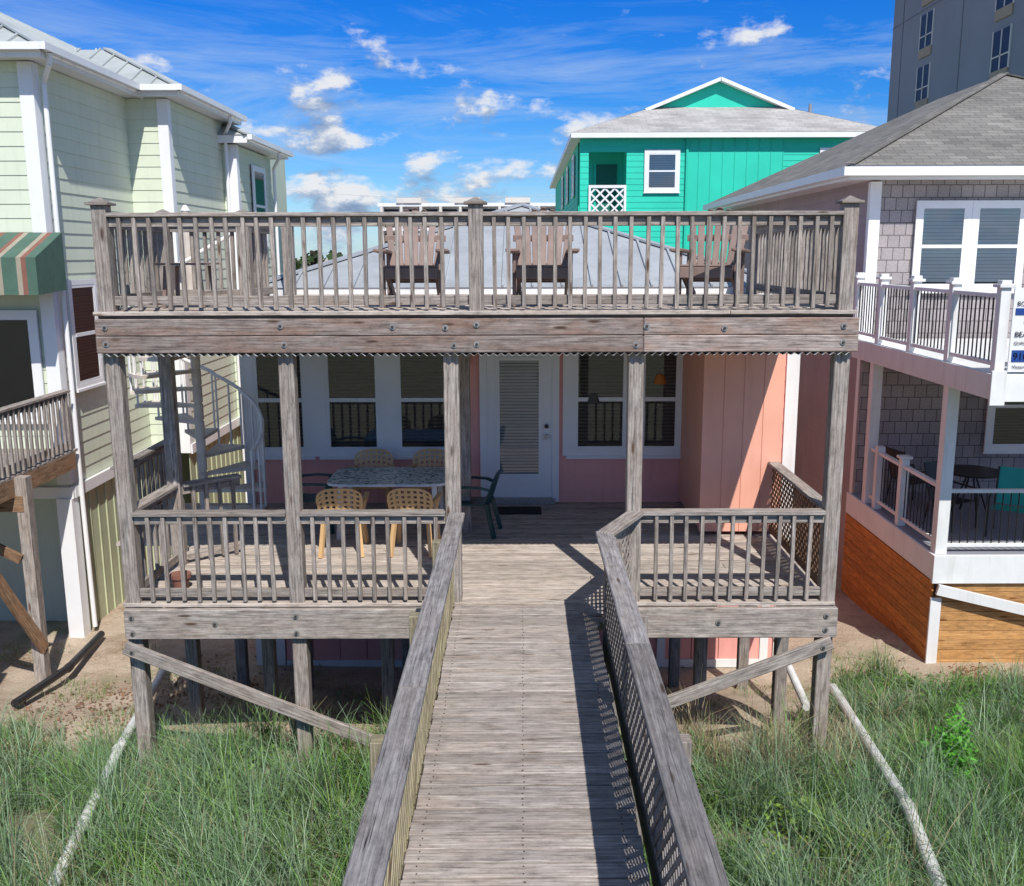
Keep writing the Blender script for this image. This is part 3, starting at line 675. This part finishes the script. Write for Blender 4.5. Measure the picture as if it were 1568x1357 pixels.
mb=MB(); mb.cyl((6.05,11.574,5.2),(6.05,11.579,5.2),.07,'turquoise',20); mb.finish('logo',sg)
def patio(m_,loc,rot):
    t=top('patio_chair'); mb=MB()
    for s_ in (-1,1):
        mb.tube([(s_*.27,-.25,0),(s_*.27,-.22,.6),(s_*.27,.2,.62)],.014,'black_metal'); mb.tube([(s_*.25,.28,0),(s_*.25,.2,.42),(s_*.25,.34,.95)],.014,'black_metal')
    mb.poly([(-.25,-.24,.42),(.25,-.24,.42),(.25,.2,.40),(-.25,.2,.40)],m_); mb.poly([(-.25,.2,.42),(.25,.2,.42),(.25,.35,.95),(-.25,.35,.95)],m_)
    mb.finish('frame_and_sling',t); local(t,loc,rot)
patio('black_metal',(6.5,14.2,1.925),.5); patio('turquoise',(7.15,13.7,1.925),-.6); patio('black_metal',(6.4,15.5,1.925),1.8)
t=top('patio_table'); mb=MB(); mb.cyl((0,0,.68),(0,0,.71),.45,'black_metal',24)
for a in range(4): mb.cyl((.3*math.cos(a*1.57),.3*math.sin(a*1.57),0),(.05*math.cos(a*1.57),.05*math.sin(a*1.57),.68),.015,'black_metal')
mb.finish('top_and_legs',t); t.location=(7.1,14.9,1.925)
# ------------------------------------------------------------------ teal house
th=top('teal_house'); mb=MB()
lap(mb,(3.66,35),(5.75,35),0,10.0,(0,-1),.2,'teal'); lap(mb,(9.1,35),(12.7,35),0,10.0,(0,-1),.2,'teal'); mb.b2(5.75,9.1,34.97,35,0,10,'teal')
lap(mb,(2.04,35),(2.34,35),0,10.0,(0,-1),.2,'teal'); lap(mb,(2.34,35),(3.66,35),0,7.1,(0,-1),.2,'teal'); lap(mb,(2.34,35),(3.66,35),9.5,10,(0,-1),.2,'teal')
x=5.75
while x<9.15: mb.b2(x-.012,x+.012,34.955,34.97,0,10,'teal',tone=.9); x+=.42
mb.b2(2.06,12.7,36.4,60,0,10,'teal'); lap(mb,(2.04,60),(2.04,36.2),0,10,(-1,0),.2,'teal'); mb.b2(2.04,2.3,35.01,35.3,0,10,'teal')
mb.b2(3.68,12.7,35.02,36.39,0,10,'teal'); mb.b2(2.06,3.67,35.02,36.39,0,7.1,'teal')
mb.b2(2.7,3.45,36.33,36.385,7.1,9.2,'teal_dark'); mb.b2(2.62,2.7,36.30,36.385,7.1,9.25,'teal')
mb.poly([(4.87,37.8,11.36),(9.83,37.8,11.36),(7.35,37.8,12.36)],'teal')
mb.finish('walls',th)
mb=MB(); zc=10.12
a=(1.7,34.6,zc);b_=(13,34.6,zc);g1=(4.87,37.8,11.38);g2=(9.83,37.8,11.38);pk=(7.35,37.6,12.38)
mb.poly([a,b_,g2,g1],'shingle_roof_light'); mb.poly([(1.7,61,zc),a,(4.87,37.77,11.38),pk,(7.35,61,12.38)],'shingle_roof_light'); mb.poly([b_,(13,61,zc),(7.35,61,12.38),pk,(9.83,37.77,11.38)],'shingle_roof_light')
mb.b2(1.7,13,34.6,34.66,9.94,10.11,'white_clean'); mb.b2(1.7,1.76,34.7,61,9.94,10.11,'white_clean')
mb.beam((4.6,37.6,11.24),(7.35,37.6,12.34),.3,.12,'white_clean');mb.beam((10.1,37.6,11.24),(7.35,37.6,12.34),.3,.12,'white_clean')
mb.poly([(1.7,34.6,9.96),(1.7,61,9.96),(13,61,9.96),(13,34.6,9.96)],'white_clean')
mb.cyl((10.6,37.2,10.9),(10.6,37.2,11.4),.06,'concrete')
mb.finish('roof',th)
mb=MB()
window(mb,WM(4.40,34.98,8.25),1.0,1.2,.12,'blind_white',.08,closed=True); window(mb,WM(10.5,34.98,8.3),.9,1.2,.12,'blind_white',.08,closed=True)
for z_,h_ in ((7.12,.12),(8.28,.10)): mb.b2(2.34,3.66,34.90,34.97,z_,z_+h_,'white_clean')
mb.b2(2.34,2.42,34.90,34.97,7.24,8.28,'white_clean');mb.b2(3.58,3.66,34.90,34.97,7.24,8.28,'white_clean')
lattice(mb,(2.42,34.94,7.24),(1,0,0),(0,0,1),1.16,1.04,'white_clean',.34,.06,.02)
mb.b2(5.72,5.80,34.90,34.96,0,10,'teal',tone=.9)
for yy in (38,43,48): window(mb,WM(2.0,yy+1,8.3,'-X'),1,1.3,.12,None)
mb.finish('windows_and_balcony',th)
# ------------------------------------------------------------------ hotel (its long side wall runs away from the viewer)
ho=top('hotel_building'); mb=MB()
HX=22.0
mb.b2(HX,44,34,60.8,0,46,'concrete')
for i in range(16):
    z=1.7+i*2.72
    for yy in (55.7,46.9,38.1):
        mb.b2(HX-.04,HX-.005,yy-.8,yy+.8,z-1.0,z+.75,'dark_window'); mb.b2(HX-.07,HX-.04,yy-.04,yy+.04,z-1.0,z+.75,'condo'); mb.b2(HX-.07,HX-.04,yy-.8,yy+.8,z-.42,z-.36,'condo')
        mb.b2(HX-.07,HX-.005,yy-.87,yy-.8,z-1.05,z+.8,'condo');mb.b2(HX-.07,HX-.005,yy+.8,yy+.87,z-1.05,z+.8,'condo'); mb.b2(HX-.08,HX-.005,yy-.8,yy+.8,z-1.5,z-1.02,'tan')
    if i%2==0: mb.b2(HX-.02,HX-.003,34,60.8,z+1.0,z+1.05,'concrete_line')
for yy in (59.2,51.3,42.5): mb.b2(HX-.022,HX-.001,yy,yy+.06,0,46,'concrete_line')
for x in (26,31,36,41):
    for i in range(16): mb.b2(x-.8,x+.8,33.95,33.99,i*2.72+.7,i*2.72+2.45,'dark_window')
mb.b2(HX-.3,44.3,33.7,61.1,46,46.8,'concrete')
mb.finish('tower',ho)
co=top('condominium_building'); mb=MB()
mb.b2(-17,4.4,120,134,0,11.7,'condo'); mb.b2(-17.3,4.7,119.2,134.3,11.7,12.1,'white_clean')
for x in (-15,-8,-2): mb.b2(x,x+3,119,134,12.1,12.7,'condo')
for f in range(4):
    z=.4+f*2.9
    for i in range(9):
        x=-16.6+i*2.35; mb.b2(x,x+1.7,119.93,119.99,z+.2,z+2.3,'dark')
    mb.b2(-17.2,4.6,118.4,119.98,z-.25,z-.1,'white_clean'); mb.b2(-17.2,4.6,118.4,118.48,z+.75,z+.85,'white_clean')
    for i in range(10): x=-16.9+i*2.35; mb.b2(x,x+.3,118.4,119.98,z-.1,z+2.65,'condo')
mb.finish('blocks',co)
t=top('utility_wire'); mb=MB(); pts=[]
for i in range(25):
    u=i/24; pts.append((-26+u*30,60+u*2,11.6-u*1.9-1.0*math.sin(u*math.pi)))
mb.tube(pts,.012,'white_gal',5); 
for p in (pts[0],pts[-1]): mb.cyl((p[0],p[1],0),(p[0],p[1],p[2]+.3),.14,'wood_brown',10,.10)
mb.finish('wire_and_poles',t)
# ------------------------------------------------------------------ pipes
def pipe(name,pts,r,m_):
    t=top(name); mb=MB(); mb.tube(pts,r,m_,14)
    for p in pts[1:-1]: mb.cyl(Vector(p)-Vector((0,.05,0)),Vector(p)+Vector((0,.05,0)),r*1.15,m_,14)
    mb.finish('pipe',t)
pipe('drain_pipe',[(-3.80,6.9,.98),(-4.35,9.6,.80),(-4.95,12.6,.42)],.052,'pvc')
pipe('drain_pipe',[(3.05,5.6,1.16),(3.5,8.0,1.06),(3.95,11.5,.57)],.058,'pvc')
pipe('drain_pipe',[(3.38,10.7,.70),(3.5,13.3,.9)],.05,'pvc')
pipe('corrugated_drain_tube',[(-6.5,11.5,.38),(-6.52,13.0,.2),(-6.7,14.5,.1)],.055,'black_metal')
# ------------------------------------------------------------------ grass
def blades(name,bx,by,L,lean,phi,wid,colr,parent=None,seg=3):
    n=len(bx); bz=gz(bx,by)-.03; T=np.linspace(0,1,seg+1)
    v=np.zeros((n,seg+1,2,3),np.float32); pw=phi+np.pi/2+rng.normal(0,.5,n)
    for k,t in enumerate(T):
        h=L*(t-.38*lean*t*t); o=L*lean*.8*t**1.9
        cx_=bx+np.cos(phi)*o; cy_=by+np.sin(phi)*o; cz=bz+h
        w=wid*(1-t)**.7*.5+.0006
        for s_,sg_ in ((0,-1),(1,1)):
            v[:,k,s_,0]=cx_+sg_*np.cos(pw)*w; v[:,k,s_,1]=cy_+sg_*np.sin(pw)*w; v[:,k,s_,2]=cz
    nv=(seg+1)*2; base=(np.arange(n)*nv)[:,None]; fs=[]
    for k in range(seg): fs.append(np.stack([base[:,0]+2*k,base[:,0]+2*k+1,base[:,0]+2*k+3,base[:,0]+2*k+2],1))
    idx=np.stack(fs,1).reshape(-1).astype(np.int32)
    me=bpy.data.meshes.new(name); me.vertices.add(n*nv); me.vertices.foreach_set('co',v.reshape(-1))
    nf=n*seg; me.loops.add(nf*4); me.loops.foreach_set('vertex_index',idx); me.polygons.add(nf); me.polygons.foreach_set('loop_start',np.arange(nf,dtype=np.int32)*4)
    a=me.color_attributes.new('gcol','FLOAT_COLOR','POINT'); cc=np.ones((n,seg+1,2,4),np.float32)
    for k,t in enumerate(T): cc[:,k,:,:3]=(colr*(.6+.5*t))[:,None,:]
    a.data.foreach_set('color',cc.reshape(-1)); me.update(calc_edges=True); me.validate()
    o=bpy.data.objects.new(name,me); col.objects.link(o); me.materials.append(MATS['grass']); return o
m,nt,b=nodes('grass'); at=N(nt,'ShaderNodeAttribute'); at.attribute_name='gcol'; nt.links.new(at.outputs['Color'],b.inputs['Base Color']); b.inputs['Roughness'].default_value=.5
b.inputs['Specular IOR Level'].default_value=.35
out=nt.nodes['Material Output']; tl=N(nt,'ShaderNodeBsdfTranslucent'); nt.links.new(at.outputs['Color'],tl.inputs[0]); ms=N(nt,'ShaderNodeMixShader'); ms.inputs[0].default_value=.3
nt.links.new(b.outputs[0],ms.inputs[1]); nt.links.new(tl.outputs[0],ms.inputs[2]); nt.links.new(ms.outputs[0],out.inputs[0])
NC=7200
cxs=rng.uniform(-9,9.5,NC); cys=rng.uniform(4.2,12.6,NC)
lim=10.15+.35*np.sin(cxs*1.7)+.25*np.sin(cxs*4.1+1)+1.9*sm(2.8,4.2,cxs)-.3*sm(-3,-5,-cxs)
keep=(cys<lim+rng.normal(0,.25,NC))
keep&=~((cxs>-4)&(cxs<3.1)&(cys>10.0))
keep&=~((cxs>5.6)&(cys>12.6))
gap=np.sin(cxs*1.9+1.3*np.sin(cys*1.7))*np.sin(cys*2.2+.8*np.sin(cxs*2.1+2))
keep&=~((gap>.72)&(rng.random(NC)<.8))
keep&=~((np.abs(cxs-(3.1+(cys-5.6)*.145))<.13)&(rng.random(NC)<.7))
cxs,cys=cxs[keep],cys[keep]; nb=34; n=len(cxs)
bx=np.repeat(cxs,nb)+rng.normal(0,.06,n*nb); by=np.repeat(cys,nb)+rng.normal(0,.06,n*nb)
tall=np.where(rng.random(n)<.22,1.4,1.0)
hc=np.repeat(rng.uniform(.32,.80,n)*tall*(1-.35*sm(9.4,10.4,cys)),nb)
L=hc*rng.uniform(.55,1.2,n*nb); lean=np.clip(rng.normal(.60,.30,n*nb),.05,1.2)
cphi=np.repeat(rng.normal(-2.2,1.1,n),nb)
phi=np.where(rng.random(n*nb)<.6,cphi+rng.normal(0,.6,n*nb),rng.uniform(0,2*np.pi,n*nb))
pal=np.array([[.25,.40,.21],[.33,.48,.29],[.19,.39,.08],[.29,.45,.13],[.42,.54,.35],[.52,.43,.26]])
zone=(np.sin(cxs*1.1+2)+np.sin(cys*1.7+cxs))*.5
hb=rng.choice(6,n,p=[.32,.26,.14,.13,.11,.04]); hb=np.where((zone>.35)&(rng.random(n)<.6),rng.choice([2,3],n),hb)
hue=np.repeat(hb,nb); mixr=rng.random(n*nb)<.2; hue=np.where(mixr,rng.integers(0,6,n*nb),hue)
dry=np.repeat((cxs>1.4)&(cxs<3.6)&(cys>8.9)&(rng.random(n)<.6),nb); hue=np.where(dry,5,hue)
colr=pal[hue]*rng.uniform(.65,1.15,(n*nb,1))*np.repeat(rng.uniform(.75,1.15,n),nb)[:,None]
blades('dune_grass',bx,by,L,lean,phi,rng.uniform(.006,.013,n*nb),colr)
n=7000; bx=rng.uniform(-9,9,n); by=rng.uniform(9.5,14.2,n); k=(np.sin(bx*2.3)*np.sin(by*2.9+bx)>.2)&~((bx>5.5)&(by>12.6))
bx,by=bx[k],by[k]; n=len(bx)
blades('sparse_weeds',np.repeat(bx,4)+rng.normal(0,.03,n*4),np.repeat(by,4)+rng.normal(0,.03,n*4),rng.uniform(.05,.22,n*4),rng.uniform(.3,1.1,n*4),rng.uniform(0,6.28,n*4),rng.uniform(.005,.010,n*4),pal[rng.choice([0,2,3,5,5],n*4)]*rng.uniform(.6,1.1,(n*4,1)))
def leafy(name,specs,parent=None):
    mbv=[];cc=[]
    for (x,y,rad,ht,n,c) in specs:
        z0=G(x,y)
        for i in range(n):
            a=random.uniform(0,6.28); r=rad*math.sqrt(random.random())*random.uniform(.6,1.35); h=ht*random.uniform(.2,1)*max(.2,(1-.5*(r/rad)**2))
            px,py=x+r*math.cos(a),y+r*math.sin(a)
            p=Vector((px,py,G(px,py)+h)); s_=random.uniform(.015,.042)
            u=Vector((random.uniform(-1,1),random.uniform(-1,1),random.uniform(-.2,.7))).normalized(); w=u.cross(Vector((random.uniform(-.5,.5),random.uniform(-.5,.5),1))).normalized()
            q=[p-u*s_,p+w*s_*.55,p+u*s_*1.2,p-w*s_*.55]; mbv+=q; t=random.uniform(.5,1.2); cc+=[(c[0]*t,c[1]*t,c[2]*t,1)]*4
    me=bpy.data.meshes.new(name); me.from_pydata([tuple(v) for v in mbv],[],[(4*i,4*i+1,4*i+2,4*i+3) for i in range(len(mbv)//4)])
    a=me.color_attributes.new('gcol','FLOAT_COLOR','POINT'); a.data.foreach_set('color',[k for c in cc for k in c]); me.materials.append(MATS['grass'])
    o=bpy.data.objects.new(name,me); col.objects.link(o); return o
leafy('beach_vine_plant',[(4.4,9.2,.32,.80,800,(.13,.40,.05)),(4.55,9.4,.18,.95,350,(.16,.44,.06))])
leafy('beach_vine_plant',[(2.5,8.0,.5,.42,350,(.24,.38,.06)),(3.0,7.5,.35,.4,220,(.30,.42,.07)),(1.6,8.6,.4,.35,200,(.20,.32,.06)),(2.1,7.2,.35,.45,200,(.24,.38,.06))])
leafy('beach_vine_plant',[(-3.0,9.3,.5,.35,260,(.20,.38,.06)),(-2.0,9.2,.5,.35,260,(.20,.36,.06)),(-5.0,9.4,.5,.25,200,(.17,.32,.06))])
leafy('beach_vine_plant',[(5.6,11.0,1.0,.25,900,(.15,.30,.06)),(6.5,10.2,.8,.3,600,(.16,.32,.07)),(4.9,12.0,.5,.15,250,(.17,.32,.07)),(4.3,11.2,.7,.15,350,(.24,.28,.08))])
leafy('dead_leaves',[(6.3,12.2,.5,.05,160,(.36,.15,.08)),(-5.5,10.9,1.6,.04,800,(.32,.19,.12)),(-4.5,12.5,1.3,.03,600,(.34,.20,.13)),(4.6,12.3,.8,.04,350,(.32,.19,.12)),(-2.5,10.2,1.3,.04,400,(.28,.19,.12))])
def trees():
    mbv=[];cc=[]
    for i in range(260):
        x=random.uniform(-75,40); y=random.uniform(80,112); h=random.uniform(4,6.6)
        if -20<x<7 and y>105: y=100
        for k in range(60):
            a=random.uniform(0,6.28);e=random.uniform(-.3,1.3);r=random.uniform(.6,1)*1.9
            p=Vector((x+r*math.cos(a)*math.cos(e),y+r*math.sin(a)*math.cos(e),max(.2,h-1.9+r*math.sin(e)*random.uniform(.6,1.1)))); s_=random.uniform(.25,.5)
            u=Vector((random.uniform(-1,1),random.uniform(-1,1),random.uniform(-1,1))).normalized(); w=u.orthogonal().normalized()
            mbv+=[p-u*s_,p+w*s_,p+u*s_,p-w*s_]; t=random.uniform(.5,1.2); cc+=[(.06*t,.10*t,.035*t,1)]*4
        p=Vector((x,y,0)); mbv+=[p+Vector((-.3,0,0)),p+Vector((.3,0,0)),p+Vector((.15,0,h)),p+Vector((-.15,0,h))]; cc+=[(.06,.045,.03,1)]*4
    me=bpy.data.meshes.new('distant_trees'); me.from_pydata([tuple(v) for v in mbv],[],[(4*i,4*i+1,4*i+2,4*i+3) for i in range(len(mbv)//4)])
    a=me.color_attributes.new('gcol','FLOAT_COLOR','POINT'); a.data.foreach_set('color',[k for c in cc for k in c]); me.materials.append(MATS['grass'])
    o=bpy.data.objects.new('distant_trees',me); col.objects.link(o)
trees()
# ------------------------------------------------------------------ world + sun
S=Vector((.27,-.82,1.0)).normalized(); el=math.asin(S.z); az=math.atan2(S.x,S.y)
w=bpy.data.worlds.new('World'); scene.world=w; w.use_nodes=True; nt=w.node_tree; bg=nt.nodes['Background']
sky=N(nt,'ShaderNodeTexSky'); sky.sky_type='NISHITA'; sky.sun_disc=False; sky.sun_elevation=el; sky.sun_rotation=az; sky.air_density=1.0; sky.dust_density=.3; sky.ozone_density=2.0
tc=N(nt,'ShaderNodeTexCoord'); sp_=N(nt,'ShaderNodeSeparateXYZ'); nt.links.new(tc.outputs['Generated'],sp_.inputs[0]); zz=sp_.outputs[2]
gr=ramp(nt,zz,[(0,(.50,.72,.92)),(.08,(.26,.52,.86)),(.15,(.09,.40,.85)),(.24,(.03,.34,.90)),(.6,(.70,.80,.86))])
skyc=mixc(nt,1.0,sky.outputs[0],gr,'MULTIPLY')
def wn(sc,st,det,ro,dist=0,off=(0,0,0)):
    mp=N(nt,'ShaderNodeMapping'); mp.inputs['Scale'].default_value=st; mp.inputs['Location'].default_value=off; nt.links.new(tc.outputs['Generated'],mp.inputs[0])
    n=N(nt,'ShaderNodeTexNoise',Scale=sc,Detail=det,Roughness=ro,Distortion=dist); nt.links.new(mp.outputs[0],n.inputs['Vector']); return n.outputs[0]
def mul(a,b):
    v=N(nt,'ShaderNodeMath'); v.operation='MULTIPLY'; nt.links.new(a,v.inputs[0]); nt.links.new(b,v.inputs[1]); return v.outputs[0]
ci=ramp(nt,wn(2.9,(1.1,1.1,8),10.,.66,.7,(1.3,0,.4)),[(.44,0),(.72,.62)])
ci=mul(ci,ramp(nt,zz,[(0,1),(.17,1),(.24,.55),(.5,.3)]))
def scale(c,f):
    v=N(nt,'ShaderNodeVectorMath'); v.operation='SCALE'; nt.links.new(c,v.inputs[0]); v.inputs[3].default_value=f; return v.outputs[0]
white=N(nt,'ShaderNodeRGB'); white.outputs[0].default_value=(3.4,4.3,5.6,1)
c1=mixc(nt,ci,skyc,white.outputs[0])
def cloud(dz):
    return wn(10.0,(1,1,2.0),12.,.60,.12,(.27,.4,.31+dz))
cu=cloud(0); bias=ramp(nt,zz,[(0,.60),(.06,.585),(.10,.555),(.15,.515),(.19,.465),(.24,.42),(.3,.36)])
ad=N(nt,'ShaderNodeMath'); ad.operation='ADD'; nt.links.new(cu,ad.inputs[0]); nt.links.new(bias,ad.inputs[1])
mr=N(nt,'ShaderNodeMapRange'); mr.interpolation_type='SMOOTHSTEP'; mr.inputs[1].default_value=1.045; mr.inputs[2].default_value=1.17; mr.inputs[4].default_value=.95; nt.links.new(ad.outputs[0],mr.inputs[0])
cu2=cloud(.035); df=N(nt,'ShaderNodeMath'); df.operation='SUBTRACT'; nt.links.new(cu,df.inputs[0]); nt.links.new(cu2,df.inputs[1])
mr2=N(nt,'ShaderNodeMapRange'); mr2.inputs[1].default_value=-.07; mr2.inputs[2].default_value=.08; nt.links.new(df.outputs[0],mr2.inputs[0])
cc_=scale(ramp(nt,mr2.outputs[0],[(0,(.26,.36,.56)),(.5,(.48,.58,.76)),(1,(.97,.98,1))]),5.8)
c2=mixc(nt,mr.outputs[0],c1,cc_)
nt.links.new(c2,bg.inputs[0]); bg.inputs[1].default_value=.15
sl=bpy.data.lights.new('sun','SUN'); sl.energy=5.0; sl.angle=R(.5); sl.color=(1,.96,.90); so=bpy.data.objects.new('sun',sl); col.objects.link(so)
so.rotation_euler=S.to_track_quat('Z','Y').to_euler(); so.location=(10,-20,30)
# ------------------------------------------------------------------ camera
cd=bpy.data.cameras.new('camera'); cam=bpy.data.objects.new('camera',cd); col.objects.link(cam); scene.camera=cam
cd.sensor_width=36; cd.lens=33.98; cd.shift_x=-.0102; cd.clip_end=5000; cd.clip_start=.05
cam.matrix_world=Matrix.Translation((0,0,6))@Matrix.Rotation(R(90-11.03),4,'X')@Matrix.Rotation(R(-.15),4,'Z')
scene.view_settings.view_transform='Standard'; scene.view_settings.look='None'; scene.view_settings.exposure=0
